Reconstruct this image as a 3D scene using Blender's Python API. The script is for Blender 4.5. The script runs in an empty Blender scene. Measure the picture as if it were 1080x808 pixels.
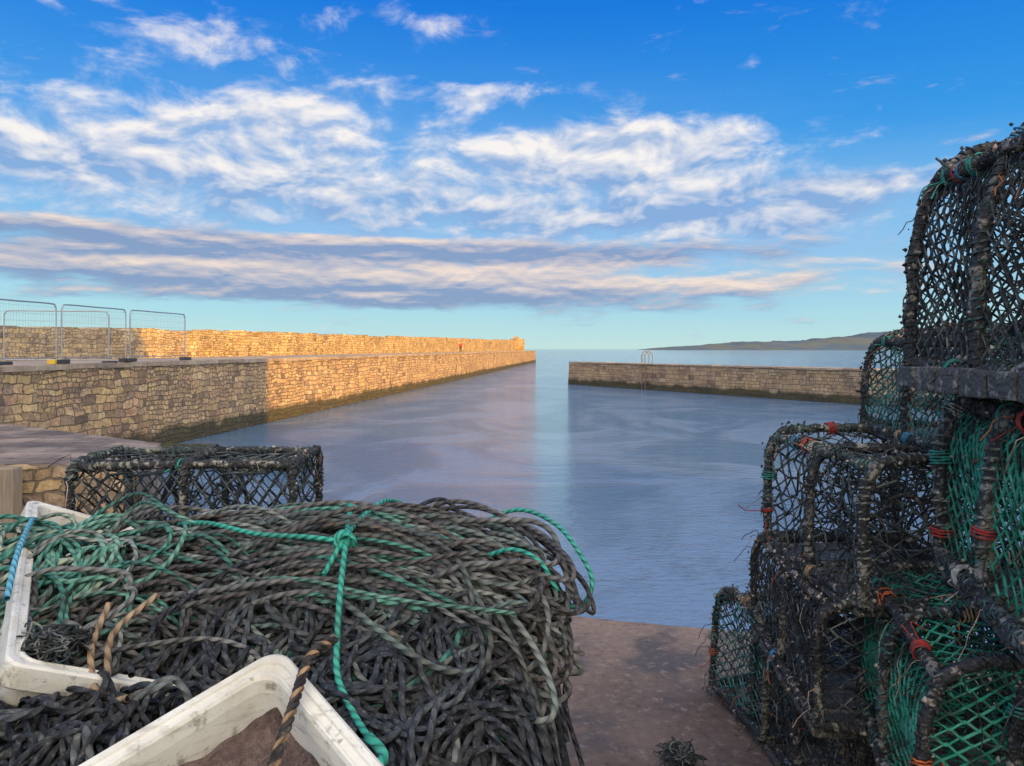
import bpy, math, random
import numpy as np
from mathutils import Vector, Matrix, Euler, noise as mnoise
random.seed(7); rng=np.random.default_rng(7)
S=bpy.context.scene
# ------------------------------------------------------------------ node helpers
class N:
    def __init__(s,nt): s.nt=nt; nt.nodes.clear()
    def n(s,t,props=None,ins=None):
        nd=s.nt.nodes.new(t)
        for k,v in (props or {}).items(): setattr(nd,k,v)
        for k,v in (ins or {}).items(): s.set(nd.inputs[k],v)
        return nd
    def set(s,i,v):
        if isinstance(v,bpy.types.NodeSocket): s.nt.links.new(v,i)
        elif isinstance(v,(tuple,list)) and len(v)==3 and i.type=='RGBA': i.default_value=(*v,1)
        else: i.default_value=v
    def m(s,op,a,b=None,c=None,clamp=False):
        nd=s.nt.nodes.new('ShaderNodeMath'); nd.operation=op; nd.use_clamp=clamp
        s.set(nd.inputs[0],a)
        if b is not None: s.set(nd.inputs[1],b)
        if c is not None: s.set(nd.inputs[2],c)
        return nd.outputs[0]
    def mix(s,f,a,b,bt='MIX'):
        nd=s.nt.nodes.new('ShaderNodeMix'); nd.data_type='RGBA'; nd.blend_type=bt; nd.clamp_factor=True
        s.set(nd.inputs[0],f); s.set(nd.inputs[6],a); s.set(nd.inputs[7],b); return nd.outputs[2]
    def noise(s,vec,scale,detail=5,rough=.55,dist=0.,out=0):
        nd=s.n('ShaderNodeTexNoise',None,{'Scale':scale,'Detail':detail,'Roughness':rough,'Distortion':dist})
        if vec is not None: s.set(nd.inputs['Vector'],vec)
        return nd.outputs[out]
    def sm(s,v,a,b,c=0.,d=1.):
        nd=s.nt.nodes.new('ShaderNodeMapRange'); nd.interpolation_type='SMOOTHSTEP'
        s.set(nd.inputs[0],v); s.set(nd.inputs[1],a); s.set(nd.inputs[2],b); s.set(nd.inputs[3],c); s.set(nd.inputs[4],d); return nd.outputs[0]
    def ramp(s,f,stops,interp='LINEAR'):
        nd=s.nt.nodes.new('ShaderNodeValToRGB'); cr=nd.color_ramp; cr.interpolation=interp
        while len(cr.elements)<len(stops): cr.elements.new(0.5)
        for e,(p,c) in zip(cr.elements,stops): e.position=p; e.color=(*c,1)
        s.set(nd.inputs[0],f); return nd.outputs[0]
    def vmul(s,v,t):
        nd=s.nt.nodes.new('ShaderNodeVectorMath'); nd.operation='MULTIPLY'; s.set(nd.inputs[0],v); nd.inputs[1].default_value=t; return nd.outputs[0]
    def xyz(s,x,y,z=0.):
        nd=s.n('ShaderNodeCombineXYZ'); s.set(nd.inputs[0],x); s.set(nd.inputs[1],y); s.set(nd.inputs[2],z); return nd.outputs[0]
    def sep(s,v):
        nd=s.n('ShaderNodeSeparateXYZ'); s.set(nd.inputs[0],v); return nd.outputs
    def bump(s,h,st,dist,nrm=None):
        nd=s.n('ShaderNodeBump',None,{'Height':h,'Strength':st,'Distance':dist})
        if nrm is not None: s.set(nd.inputs['Normal'],nrm)
        return nd.outputs[0]
    def out(s,col,rough=.8,nrm=None,**kw):
        b=s.n('ShaderNodeBsdfPrincipled'); s.set(b.inputs['Base Color'],col); s.set(b.inputs['Roughness'],rough)
        if nrm is not None: s.set(b.inputs['Normal'],nrm)
        for k,v in kw.items(): s.set(b.inputs[k.replace('_',' ')],v)
        o=s.n('ShaderNodeOutputMaterial'); s.nt.links.new(b.outputs[0],o.inputs[0]); return b
def newmat(name):
    m=bpy.data.materials.new(name); m.use_nodes=True; return m,N(m.node_tree)
def objco(g): return g.n('ShaderNodeTexCoord').outputs['Object']
def attr(g,name='rnd'): return g.n('ShaderNodeAttribute',{'attribute_name':name}).outputs['Fac']

def mat_rope(name,stops,pitch=.028,bs=.9,dirt=.45):
    m,g=newmat(name); uv=g.n('ShaderNodeTexCoord').outputs['UV']; s=g.sep(uv)
    h=g.m('ABSOLUTE',g.m('SINE',g.m('MULTIPLY',g.m('ADD',g.m('MULTIPLY',s[1],3.),g.m('DIVIDE',s[0],pitch)),math.pi)))
    oc=objco(g); n1=g.noise(oc,9,4); n2=g.noise(oc,120,3,.7)
    f=g.m('ADD',attr(g),g.m('MULTIPLY',g.m('SUBTRACT',n1,.5),.35),clamp=True)
    c=g.ramp(f,stops)
    c=g.mix(g.sm(h,0.,.5,.5,0.),c,(.02,.02,.018))
    c=g.mix(g.sm(n2,.5,.75,0.,.45),c,(.36,.35,.30))
    c=g.mix(g.sm(n1,.35,.62,dirt,0.),c,(.035,.032,.026))
    nr=g.bump(g.m('ADD',h,g.m('MULTIPLY',n2,.5)),bs,.004)
    g.out(c,.75,nr); return m
def mat_twine(name,stops):
    m,g=newmat(name); oc=objco(g); n=g.noise(oc,14,4); n2=g.noise(oc,90,3)
    f=g.m('ADD',attr(g),g.m('MULTIPLY',g.m('SUBTRACT',n,.5),.8),clamp=True)
    c=g.ramp(f,stops); c=g.mix(g.sm(n2,.54,.70,0,.5),c,(.26,.25,.20))
    c=g.mix(g.sm(n,.38,.50,.75,0.),c,(.02,.022,.02))
    g.out(c,.8,g.bump(n2,.6,.003)); return m
def mat_foul(name,base=(.025,.026,.03),cr=(.36,.33,.28),th=.54):
    m,g=newmat(name); oc=objco(g); n=g.noise(oc,30,6,.7); n1=g.noise(oc,7,3); v=g.n('ShaderNodeTexVoronoi',None,{'Scale':90.,'Vector':oc}).outputs[0]
    c=g.mix(g.sm(g.m('ADD',n,g.m('MULTIPLY',g.m('SUBTRACT',n1,.5),.5)),th,th+.12),base,cr)
    c=g.mix(g.sm(n1,.5,.7,0,.6),c,(.06,.065,.045))
    g.out(c,.65,g.bump(g.m('ADD',n,g.m('MULTIPLY',v,.6)),1.,.008)); return m
def mat_stone(name,bw=.55,rh=.29,bs=1.,algae=.9,cols=None,gain=1.,dis=.42):
    m,g=newmat(name); oc=objco(g)
    d=g.noise(oc,1.1,3,.55,out=1)
    dv=g.n('ShaderNodeVectorMath',{'operation':'SUBTRACT'},{0:d}); dv.inputs[1].default_value=(.5,.5,.5)
    d2=g.n('ShaderNodeVectorMath',{'operation':'SCALE'},{0:dv.outputs[0]}); d2.inputs[3].default_value=dis
    co=g.n('ShaderNodeVectorMath',{'operation':'ADD'},{0:oc,1:d2.outputs[0]}).outputs[0]; s=g.sep(co)
    p=g.xyz(g.m('ADD',s[0],g.m('MULTIPLY',s[1],1.)),s[2])
    def br(w,h,of):
        return g.n('ShaderNodeTexBrick',{'offset':.43,'squash':.7,'squash_frequency':3},{'Vector':p,'Color1':(0,0,0),'Color2':(1,1,1),'Mortar':(.5,.5,.5),'Scale':1.,'Mortar Size':.02,'Mortar Smooth':.5,'Brick Width':w,'Row Height':h})
    b1=br(bw,rh,0); b2=br(bw*.57,rh*.66,0)
    sel=g.sm(g.noise(oc,.35,2),.49,.51)
    val=g.sep(g.mix(sel,b1.outputs[0],b2.outputs[0]))[0]; mort=g.sep(g.mix(sel,g.xyz(b1.outputs[1],0.),g.xyz(b2.outputs[1],0.)))[0]
    cols=cols or [(0,(.17,.12,.10)),(.2,(.52,.35,.20)),(.4,(.70,.49,.25)),(.6,(.34,.25,.20)),(.8,(.58,.34,.21)),(1,(.74,.57,.34))]
    cols=[(p_,tuple(min(.8,q*gain) for q in c_)) for p_,c_ in cols]
    c=g.ramp(val,cols)
    nz=g.noise(oc,7,6,.65); nb=g.noise(oc,.5,4)
    c=g.mix(.65,c,g.ramp(nz,[(.32,(.32,.30,.29)),(.62,(1.4,1.35,1.25))]),'MULTIPLY')
    c=g.mix(g.sm(nb,.4,.7,0,.4),c,(.64*gain,.45*gain,.22*gain))
    c=g.mix(g.sm(nb,.28,.47,.55,0.),c,(.12,.10,.09))
    c=g.mix(g.m('MULTIPLY',mort,.75),c,(.12,.095,.07))
    if algae>0:
        wz=g.sep(g.n('ShaderNodeNewGeometry').outputs['Position'])[2]
        a=g.m('ADD',wz,g.m('MULTIPLY',g.m('SUBTRACT',g.noise(oc,.8,5),.5),.9))
        c=g.mix(g.sm(a,algae*.55,algae,.9,0),c,(.05,.05,.025))
    h=g.m('SUBTRACT',g.m('ADD',g.m('MULTIPLY',nz,.7),g.m('MULTIPLY',val,.35)),g.m('MULTIPLY',mort,.8))
    g.out(c,.9,g.bump(h,bs,.11)); return m
# ------------------------------------------------------------------ mesh builder
class MB:
    def __init__(s): s.v=[];s.f=[];s.uv=[];s.r=[];s.k=0
    def add(s,V,F,UV=None,r=0.):
        V=np.asarray(V,float);F=np.asarray(F,int)
        s.v.append(V); s.f.append(F+s.k); s.k+=len(V)
        s.uv.append(np.zeros((len(F),4,2)) if UV is None else UV)
        s.r.append(np.full(len(F),r,float) if np.isscalar(r) else np.asarray(r,float))
    def segs(s,A,B,r,sides=4,rn=0.5):
        A=np.asarray(A,float);B=np.asarray(B,float);m=len(A)
        if m==0:return
        T=B-A;T/=np.linalg.norm(T,axis=1)[:,None]+1e-9
        ref=np.where(np.abs(T[:,2:3])<.8,np.array([[0,0,1.]]),np.array([[1.,0,0]]))
        U=np.cross(T,ref);U/=np.linalg.norm(U,axis=1)[:,None]+1e-9;W=np.cross(T,U)
        r=np.broadcast_to(np.asarray(r,float).reshape(-1,1) if not np.isscalar(r) else np.array([[r]]),(m,1))
        V=np.zeros((m,2*sides,3))
        for k in range(sides):
            a=2*math.pi*k/sides; o=(U*math.cos(a)+W*math.sin(a))*r
            V[:,k]=A+o;V[:,sides+k]=B+o
        base=(np.arange(m)*2*sides)[:,None]; F=[]
        for k in range(sides):
            k2=(k+1)%sides; F.append(base+np.array([[k,k2,sides+k2,sides+k]]))
        rr=rn if not np.isscalar(rn) else np.full(m,rn)
        s.add(V.reshape(-1,3),np.concatenate(F,0),None,np.tile(rr,sides))
    def tube(s,P,r,sides=6,closed=False,rn=.5):
        P=np.asarray(P,float);n=len(P)
        if closed: T=np.roll(P,-1,0)-np.roll(P,1,0)
        else: T=np.gradient(P,axis=0)
        T/=np.linalg.norm(T,axis=1)[:,None]+1e-9
        u=np.cross(T[0],[0,0,1.]); 
        if np.linalg.norm(u)<.1:u=np.cross(T[0],[1.,0,0])
        U=np.zeros((n,3))
        for i in range(n):
            u=u-T[i]*np.dot(u,T[i]); u/=np.linalg.norm(u)+1e-9; U[i]=u
        W=np.cross(T,U); r=np.broadcast_to(np.asarray(r,float),(n,))
        a=np.arange(sides)*2*math.pi/sides
        V=P[:,None]+(U[:,None]*np.cos(a)[None,:,None]+W[:,None]*np.sin(a)[None,:,None])*r[:,None,None]
        L=np.concatenate([[0],np.cumsum(np.linalg.norm(np.diff(P,axis=0),axis=1))])
        nn=n if closed else n-1
        i=np.repeat(np.arange(nn),sides);k=np.tile(np.arange(sides),nn);i2=(i+1)%n;k2=(k+1)%sides
        F=np.stack([i*sides+k,i2*sides+k,i2*sides+k2,i*sides+k2],1)
        Lx=np.append(L,L[-1]+(np.linalg.norm(P[0]-P[-1])))
        uv=np.stack([np.stack([Lx[i],k/sides],1),np.stack([Lx[i+1],k/sides],1),np.stack([Lx[i+1],(k+1)/sides],1),np.stack([Lx[i],(k+1)/sides],1)],1)
        s.add(V.reshape(-1,3),F,uv,rn)
    def lumps(s,C,R,rn=.5):
        C=np.asarray(C,float);m=len(C)
        if m==0:return
        o=np.array([[1,0,0],[0,1,0],[-1,0,0],[0,-1,0],[0,0,1],[0,0,-1]],float)
        V=C[:,None]+o[None]*np.asarray(R).reshape(-1,1,1)*rng.uniform(.6,1.4,(m,6,1))
        F=np.array([[0,1,4],[1,2,4],[2,3,4],[3,0,4],[1,0,5],[2,1,5],[3,2,5],[0,3,5]])
        base=(np.arange(m)*6)[:,None,None]
        if not hasattr(s,'tri'): s.tri=[]
        s.tri.append((V.reshape(-1,3),(F[None]+base).reshape(-1,3),rn))
    def box(s,c,d,rot=None,rn=.5,jit=0.):
        d=np.array(d)/2; V=np.array([[x,y,z] for x in(-1,1) for y in(-1,1) for z in(-1,1)],float)*d
        if jit: V+=rng.uniform(-jit,jit,V.shape)
        if rot is not None: V=V@np.array(rot).T
        V=V+np.array(c)
        s.add(V,[[0,1,3,2],[4,6,7,5],[0,4,5,1],[2,3,7,6],[0,2,6,4],[1,5,7,3]],None,rn)
    def build(s,name,mat,parent=None,smooth=True,bevel=0.):
        V=list(s.v);fl=[q for f in s.f for q in f.tolist()];uv=np.concatenate(s.uv).reshape(-1,2) if s.uv else np.zeros((0,2));r=list(np.concatenate(s.r)) if s.r else []
        k=s.k
        for (TV,TF,rn) in getattr(s,'tri',[]):
            V.append(TV); fl+= (TF+k).tolist(); k+=len(TV); uv=np.concatenate([uv,np.zeros((len(TF)*3,2))]); r+= [rn]*len(TF)
        me=bpy.data.meshes.new(name); me.from_pydata(np.concatenate(V).tolist(),[],fl)
        l=me.uv_layers.new(name='UVMap'); l.data.foreach_set('uv',uv.ravel())
        a=me.attributes.new('rnd','FLOAT','FACE'); a.data.foreach_set('value',np.array(r,float))
        if smooth: me.polygons.foreach_set('use_smooth',[True]*len(me.polygons))
        me.materials.append(mat); o=bpy.data.objects.new(name,me); S.collection.objects.link(o)
        if parent: o.parent=parent
        if bevel:
            b=o.modifiers.new('b','BEVEL'); b.width=bevel; b.segments=2
        return o
def empty(name,loc=(0,0,0),rot=(0,0,0)):
    e=bpy.data.objects.new(name,None); S.collection.objects.link(e); e.location=loc; e.rotation_euler=rot; e.empty_display_size=.1; return e
def rotm(x,y,z): return np.array(Euler((x,y,z)).to_matrix())
def spl(P,n=40):
    P=np.array(P,float); m=len(P); out=[]
    Q=np.vstack([2*P[0]-P[1],P,2*P[-1]-P[-2]])
    per=max(2,n//(m-1))
    for i in range(m-1):
        p0,p1,p2,p3=Q[i:i+4]
        for t in np.linspace(0,1,per,endpoint=False):
            out.append(.5*((2*p1)+(-p0+p2)*t+(2*p0-5*p1+4*p2-p3)*t*t+(-p0+3*p1-3*p2+p3)*t**3))
    out.append(P[-1]); return np.array(out)
def fnoise(x,y,z=0.): return mnoise.noise(Vector((x,y,z)))
# ------------------------------------------------------------------ camera, sun, sky
cam=bpy.data.cameras.new('camera'); co=bpy.data.objects.new('camera',cam); S.collection.objects.link(co)
co.location=(0,0,4.0); co.rotation_euler=(math.radians(90),0,0); cam.lens=26; cam.sensor_width=36; cam.shift_y=-36/1080
cam.clip_end=60000; cam.clip_start=.02; S.camera=co
el=math.radians(9); sx,sy=.75,-.66; nn=math.hypot(sx,sy); sx/=nn; sy/=nn
sv=Vector((sx*math.cos(el),sy*math.cos(el),math.sin(el)))
sl=bpy.data.lights.new('sun','SUN'); so=bpy.data.objects.new('sun',sl); S.collection.objects.link(so)
sl.energy=5; sl.angle=math.radians(.5); sl.color=(1,.52,.05); so.rotation_euler=sv.to_track_quat('Z','Y').to_euler(); so.location=(40,-40,40)
S.view_settings.view_transform='Standard'; S.view_settings.look='None'; S.view_settings.exposure=0
W=bpy.data.worlds.new('World'); S.world=W; W.use_nodes=True; g=N(W.node_tree)
sky=g.n('ShaderNodeTexSky',{'sky_type':'NISHITA','sun_disc':False,'sun_elevation':el,'sun_rotation':math.atan2(sx,sy),'ozone_density':2.5,'dust_density':.3,'air_density':1.0})
gd=g.n('ShaderNodeTexCoord').outputs['Generated']; x,y,z=g.sep(gd)
R2D=180/math.pi
A=g.m('MULTIPLY',g.m('ARCTAN2',x,y),R2D); E=g.m('MULTIPLY',g.m('ARCSINE',z),R2D)
def gauss(A0,E0,sA,sE,amp,tilt=0.):
    da=g.m('SUBTRACT',A,A0); de=g.m('SUBTRACT',g.m('SUBTRACT',E,E0),g.m('MULTIPLY',da,tilt))
    q=g.m('ADD',g.m('POWER',g.m('DIVIDE',da,sA),2.),g.m('POWER',g.m('DIVIDE',de,sE),2.))
    return g.m('MULTIPLY',g.m('EXPONENT',g.m('MULTIPLY',q,-1.)),amp)
def addl(l):
    r=l[0]
    for q in l[1:]: r=g.m('ADD',r,q)
    return r
pv=g.xyz(g.m('MULTIPLY',A,.10),g.m('MULTIPLY',E,.20),4.7)
pv2=g.xyz(g.m('ADD',g.m('MULTIPLY',A,.10),.06),g.m('ADD',g.m('MULTIPLY',E,.20),.15),4.7)
n1=g.noise(pv,1.9,7,.60,.3); n2=g.noise(pv2,1.9,3,.60,.3)
M=addl([gauss(-24,15.0,14,4.0,.62),gauss(-15,17.2,5,2,.35),gauss(-22.3,21.8,7,1.6,.5),gauss(-8,23.8,5,1.1,.5),gauss(-3.7,18.9,6,1.1,.6),
        gauss(1.5,15.6,9,1.6,.65),gauss(13,15.4,7,2.1,.75),gauss(8,13.3,9,1.4,.6),gauss(25,11.6,7,.8,.6),gauss(17,9.7,16,1.6,.75),gauss(-8,11.3,27,3.4,.6),gauss(-33,12,7,2,.4)])
D=g.sm(g.m('ADD',M,g.m('MULTIPLY',g.m('SUBTRACT',n1,.5),1.9)),.20,.88)
lit=g.m('ADD',.44,g.m('MULTIPLY',g.m('SUBTRACT',n1,n2),3.4),clamp=True)
lit=g.m('ADD',lit,g.sm(E,8.,18.,-.30,.28),clamp=True)
ccol=g.mix(lit,(.25,.42,.72),(1.0,.94,.89))
nv=g.noise(g.xyz(g.m('MULTIPLY',A,.05),g.m('MULTIPLY',E,.25)),1.2,3,.55)
veil=g.m('MULTIPLY',addl([gauss(-12,11.5,28,6.0,1.15),gauss(16,7,26,4.5,1.0)]),g.sm(nv,.3,.7,.5,1.),clamp=True)
nb=g.noise(g.xyz(g.m('MULTIPLY',A,.10),g.m('MULTIPLY',E,.46),2.2),1.7,7,.60,.2)
nb2=g.noise(g.xyz(g.m('MULTIPLY',A,.10),g.m('ADD',g.m('MULTIPLY',E,.46),.18),2.2),1.7,3,.60,.2)
b1=gauss(-20,7.7,22,1.0,1.15,-.012); b2=gauss(-14,4.6,23,1.5,1.2,-.035); b3=gauss(16,4.9,22,1.3,.62,-.02); b4=gauss(-30,6.2,18,.7,.6); b5=gauss(8,7.2,20,1.1,.68)
B=g.sm(g.m('ADD',addl([b1,b2,b3,b4,b5]),g.m('MULTIPLY',g.m('SUBTRACT',nb,.5),1.8)),.22,.82)
def edge(E0,tilt,A0): return g.sm(g.m('SUBTRACT',g.m('SUBTRACT',E,E0),g.m('MULTIPLY',g.m('SUBTRACT',A,A0),tilt)),-.3,1.2)
top=g.m('MAXIMUM',edge(7.6,-.012,-22),g.m('MULTIPLY',edge(4.7,-.035,-14),g.sm(E,6.0,7.0,1.,0.)))
top=g.m('ADD',g.m('MULTIPLY',top,.70),g.m('MULTIPLY',g.m('SUBTRACT',nb,nb2),2.6),clamp=True)
bcol=g.mix(top,(.24,.33,.54),(.95,.76,.64))
ex=g.ramp(g.m('DIVIDE',E,40.,clamp=True),[(0,(.58,.83,.80)),(.07,(.44,.78,.86)),(.2,(.22,.58,.90)),(.38,(.030,.34,.86)),(.62,(.004,.20,.78)),(1,(.01,.13,.5))])
SC=10.
def up(c,k=SC): return g.mix(1.,c,(k,k,k),'MULTIPLY')
base=g.mix(.90,sky.outputs[0],up(ex))
for_c=g.mix(g.m('MULTIPLY',veil,.68),base,(SC*.33,SC*.54,SC*.84))
c2=g.mix(g.m('MULTIPLY',D,.93),for_c,up(ccol)); c3=g.mix(g.m('MULTIPLY',B,.88),c2,up(bcol))
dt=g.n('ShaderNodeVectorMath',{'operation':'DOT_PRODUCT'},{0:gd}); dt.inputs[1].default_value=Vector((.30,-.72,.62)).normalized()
fill_glow=g.sm(dt.outputs['Value'],.12,.85)  # added warm glow in the unseen sky behind camera, brightens the shaded foreground
c3=g.mix(fill_glow,c3,(SC*2.1,SC*1.92,SC*1.72))
c3=g.mix(g.sm(z,-.02,0.,1.,0.),c3,(1.5,2.5,3.2))
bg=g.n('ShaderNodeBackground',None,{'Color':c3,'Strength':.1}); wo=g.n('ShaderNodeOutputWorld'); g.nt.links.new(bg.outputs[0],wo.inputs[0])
# ------------------------------------------------------------------ water
m_w,g=newmat('water'); oc=objco(g)
a1=g.noise(g.vmul(oc,(.5,1.1,1)),1.2,3,.6,.4); a2=g.noise(g.vmul(oc,(1.,2.1,1)),3.2,4,.62,.3); a3=g.noise(g.vmul(oc,(1,.7,1)),.16,4,.55,1.4)
h=g.m('ADD',g.m('MULTIPLY',a1,.7),g.m('MULTIPLY',a2,.75)); h=g.m('MULTIPLY',h,g.sm(a3,.40,.54,.5,1.))
wc=g.mix(g.sm(a3,.42,.60),(.15,.245,.39),(.09,.185,.32))
g.out(wc,.06,g.bump(h,.85,.17),IOR=1.55)
wm=MB(); wm.add([[-25000,-200,0],[25000,-200,0],[25000,30000,0],[-25000,30000,0]],[[0,1,2,3]]); wm.build('water',m_w,smooth=False)
# ------------------------------------------------------------------ headland
m_h,g=newmat('headland'); oc=objco(g); nh=g.noise(oc,.006,5)
g.out(g.mix(g.sm(nh,.35,.65),(.06,.11,.17),(.12,.14,.12)),1.)  # bluish tint is distance haze put into the base colour
hx=np.array([440,560,700,820,900,1000,1150,1400,1800,2600,4000.]); hz=np.array([-3,9,17,27,34,30,40,60,80,100,110.])
xs=np.linspace(440,4000,260); V=[];F=[];nr=10
for i,xv in enumerate(xs):
    hh=np.interp(xv,hx,hz)
    for j in range(nr):
        t=j/(nr-1); zz=hh*math.sin(min(1,t*1.6)*math.pi/2)*(1+.25*fnoise(xv*.012,t*2)+.1*fnoise(xv*.05,t*3,4)); 
        if j==0: zz=-2
        V.append([xv+t*30,2500+t*500+40*fnoise(xv*.004,3.),zz])
for i in range(len(xs)-1):
    for j in range(nr-1): F.append([i*nr+j,(i+1)*nr+j,(i+1)*nr+j+1,i*nr+j+1])
hb=MB();hb.add(V,F);hb.build('headland_hill',m_h)
# ------------------------------------------------------------------ walls
m_wall=mat_stone('rubble_masonry',bs=1.); 
m_par=mat_stone('parapet_masonry',.5,.27,algae=0,cols=[(0,(.22,.15,.09)),(.25,(.60,.41,.20)),(.5,(.76,.54,.27)),(.75,(.44,.31,.18)),(1,(.78,.60,.34))])
m_block=mat_stone('ashlar_masonry',.9,.40,algae=.8,cols=[(0,(.20,.14,.10)),(.3,(.46,.32,.20)),(.6,(.34,.25,.17)),(1,(.56,.42,.28))],dis=.12)
m_deck,g=newmat('pier_deck'); oc=objco(g); q=g.noise(oc,.7,7); q2=g.noise(oc,9,5)
g.out(g.mix(g.sm(q,.35,.65),(.26,.21,.18),(.42,.35,.28)),.9,g.bump(g.m('ADD',q,g.m('MULTIPLY',q2,.4)),.8,.05))
def wall(name,p0,p1,z0,z1a,z1b,th,mat,step=.6,rough=.07,toprand=0.,parent=None):
    p0=np.array(p0);p1=np.array(p1);L=np.linalg.norm(p1-p0);ang=math.atan2(p1[1]-p0[1],p1[0]-p0[0])
    nx=int(L/step)+1; mb=MB(); nz=9; V=[]
    tops=[]; t=0
    for i in range(nx):
        u=i/(nx-1)
        if i%3==0: t=random.uniform(-toprand,toprand)
        tops.append(z1a+(z1b-z1a)*u+t)
    for i in range(nx):
        xx=L*i/(nx-1)
        for j in range(nz):
            zz=z0+(tops[i]-z0)*j/(nz-1); V.append([xx,-rough*(fnoise(xx*.7,zz*1.3,1.)+.6*fnoise(xx*2.3,zz*3.,7.))+(.03*(nz-1-j)*-1*.3),zz])
        V.append([xx,th*.5,tops[i]+.02*fnoise(xx,5.)]); V.append([xx,th,tops[i]]); V.append([xx,th,z0])
    k=nz+3;F=[]
    for i in range(nx-1):
        for j in range(k-1): F.append([i*k+j,(i+1)*k+j,(i+1)*k+j+1,i*k+j+1])
    mb.add(V,F)
    for e in (0,L):
        tz=tops[0] if e==0 else tops[-1]
        cv=[[e,-.25,z0],[e,th,z0],[e,th,tz],[e,0,tz]]
        mb.add(cv,[[0,1,2,3]] if e==0 else [[0,3,2,1]])
    o=mb.build(name,mat,parent,smooth=False); o.location=(p0[0],p0[1],0); o.rotation_euler=(0,0,ang); return o,L,ang,tops
P0=(-17.0,6.6); P1=(7.0,223.0)
wall('harbour_wall',P0,P1,-1.,3.30,3.40,1.6,m_wall,step=.4,rough=.09)
def coping(name,p0,p1,z,w,mat,n,parent=None,over=.08,th=.17):
    p0=np.array(p0);p1=np.array(p1);L=np.linalg.norm(p1-p0);ang=math.atan2(p1[1]-p0[1],p1[0]-p0[0]);mb=MB();x=0
    while x<L:
        l=random.uniform(.7,1.5); 
        mb.box([x+l/2,w/2-over+random.uniform(-.02,.02),z+th/2+random.uniform(-.012,.02)+.01],[l-.03,w,th],rn=random.random(),jit=.012); x+=l
    o=mb.build(name,mat,parent,smooth=False); o.location=(p0[0],p0[1],0);o.rotation_euler=(0,0,ang);return o
m_cop,g=newmat('coping_stone'); oc=objco(g); q=g.noise(oc,4,6)
g.out(g.mix(.5,g.ramp(attr(g),[(0,(.28,.22,.18)),(.5,(.46,.37,.28)),(1,(.36,.27,.20))]),g.ramp(q,[(.3,(.5,.5,.5)),(.7,(1.4,1.35,1.3))]),'MULTIPLY'),.9,g.bump(q,.8,.04))
coping('wall_coping',P0,P1,3.30,1.1,m_cop,0)
dk=MB(); dk.add([[-17.2,6.6,3.36],[6.6,223,3.42],[1.5,223,3.42],[-34,2,3.36]],[[0,1,2,3]]); dk.build('pier_deck',m_deck,smooth=False)
wall('parapet_wall',(-33.,2.),(1.2,214.),2.,5.0,6.5,1.4,m_par,step=.5,rough=.14,toprand=.15)
pe=MB(); pe.box([1.5,216,4.6],[4.2,6,4.6]); pe.box([1.2,217,7.2],[1.6,2.4,.8]); pe.build('pier_head',m_par,smooth=False)
en=MB(); en.box([2.8,224,1.2],[8.,3.,4.3]); en.build('pier_end_wall',m_wall,smooth=False)
RA=np.array([6.5,84.]);RB=np.array([43.,22.9]); dR=(RB-RA)/np.linalg.norm(RB-RA); nR=np.array([-dR[1],dR[0]])
wall('breakwater_wall',RA,RB,-1.,2.36,2.5,7.,m_block,step=.8,rough=.08,toprand=.0)
coping('breakwater_coping',RA,RB,2.40,1.2,m_cop,0,th=.14,over=.1)
m_steel,g=newmat('galvanised_steel'); g.out((.45,.47,.5),.45,None,Metallic=.7)
ld=MB(); lp=RA+dR*13-nR*.28
for sd in(-.25,.25):
    p=lp+dR*sd; ld.tube(spl([[p[0],p[1],-.5],[p[0],p[1],2.6],[p[0],p[1],3.4],[p[0]+nR[0]*.4,p[1]+nR[1]*.4,3.75],[p[0]+nR[0]*.9,p[1]+nR[1]*.9,3.4],[p[0]+nR[0]*.9,p[1]+nR[1]*.9,2.5]],30),.04,6)
for k in range(14):
    a=lp-dR*.25;b=lp+dR*.25; ld.segs([[a[0],a[1],-.3+k*.28]],[[b[0],b[1],-.3+k*.28]],.02,6)
m_rust,g=newmat('rusted_steel'); q=g.noise(objco(g),8,5); g.out(g.mix(q,(.10,.07,.05),(.28,.22,.18)),.7)
ld.build('harbour_ladder',m_rust)
m_iron,g=newmat('cast_iron'); g.out((.05,.05,.055),.6)
bo=MB(); pp=RA+dR*48+nR*.9; bo.tube([[pp[0],pp[1],2.5],[pp[0],pp[1],2.62],[pp[0],pp[1],2.8],[pp[0],pp[1],2.95],[pp[0],pp[1],3.02]],[.22,.16,.14,.2,.1],12); bo.build('mooring_bollard',m_iron)
wall('landing_wall',(-17.0,11.6),(-6.6,12.6),-1.,2.0,2.0,.5,mat_stone('landing_masonry',.7,.3,algae=.7,gain=.8),step=.4)
lt=MB(); lt.add([[-17.,12.0,2.006],[-6.6,13.0,2.006],[-6.6,13.0,-1],[-7.4,15.6,2.006],[-17.,22.,2.006],[-7.4,15.6,-1]],[[0,1,3,4],[1,2,5,3]]); 
m_slab,g=newmat('landing_slab'); oc=objco(g); q=g.noise(oc,1.2,7); q2=g.noise(oc,8,6,.7)
bk=g.n('ShaderNodeTexBrick',None,{'Vector':oc,'Color1':(.6,.6,.6),'Color2':(1.2,1.15,1.1),'Mortar':(.35,.33,.3),'Scale':1.,'Mortar Size':.02,'Brick Width':1.3,'Row Height':.75}).outputs[0]
g.out(g.mix(1.,g.mix(.5,g.mix(g.sm(q,.35,.65),(.18,.145,.13),(.36,.30,.26)),g.ramp(q2,[(.3,(.5,.5,.5)),(.7,(1.5,1.45,1.4))]),'MULTIPLY'),bk,'MULTIPLY'),.8,g.bump(g.m('ADD',q,q2),.7,.06))
lt.build('landing_slab',m_slab,smooth=False)
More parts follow.
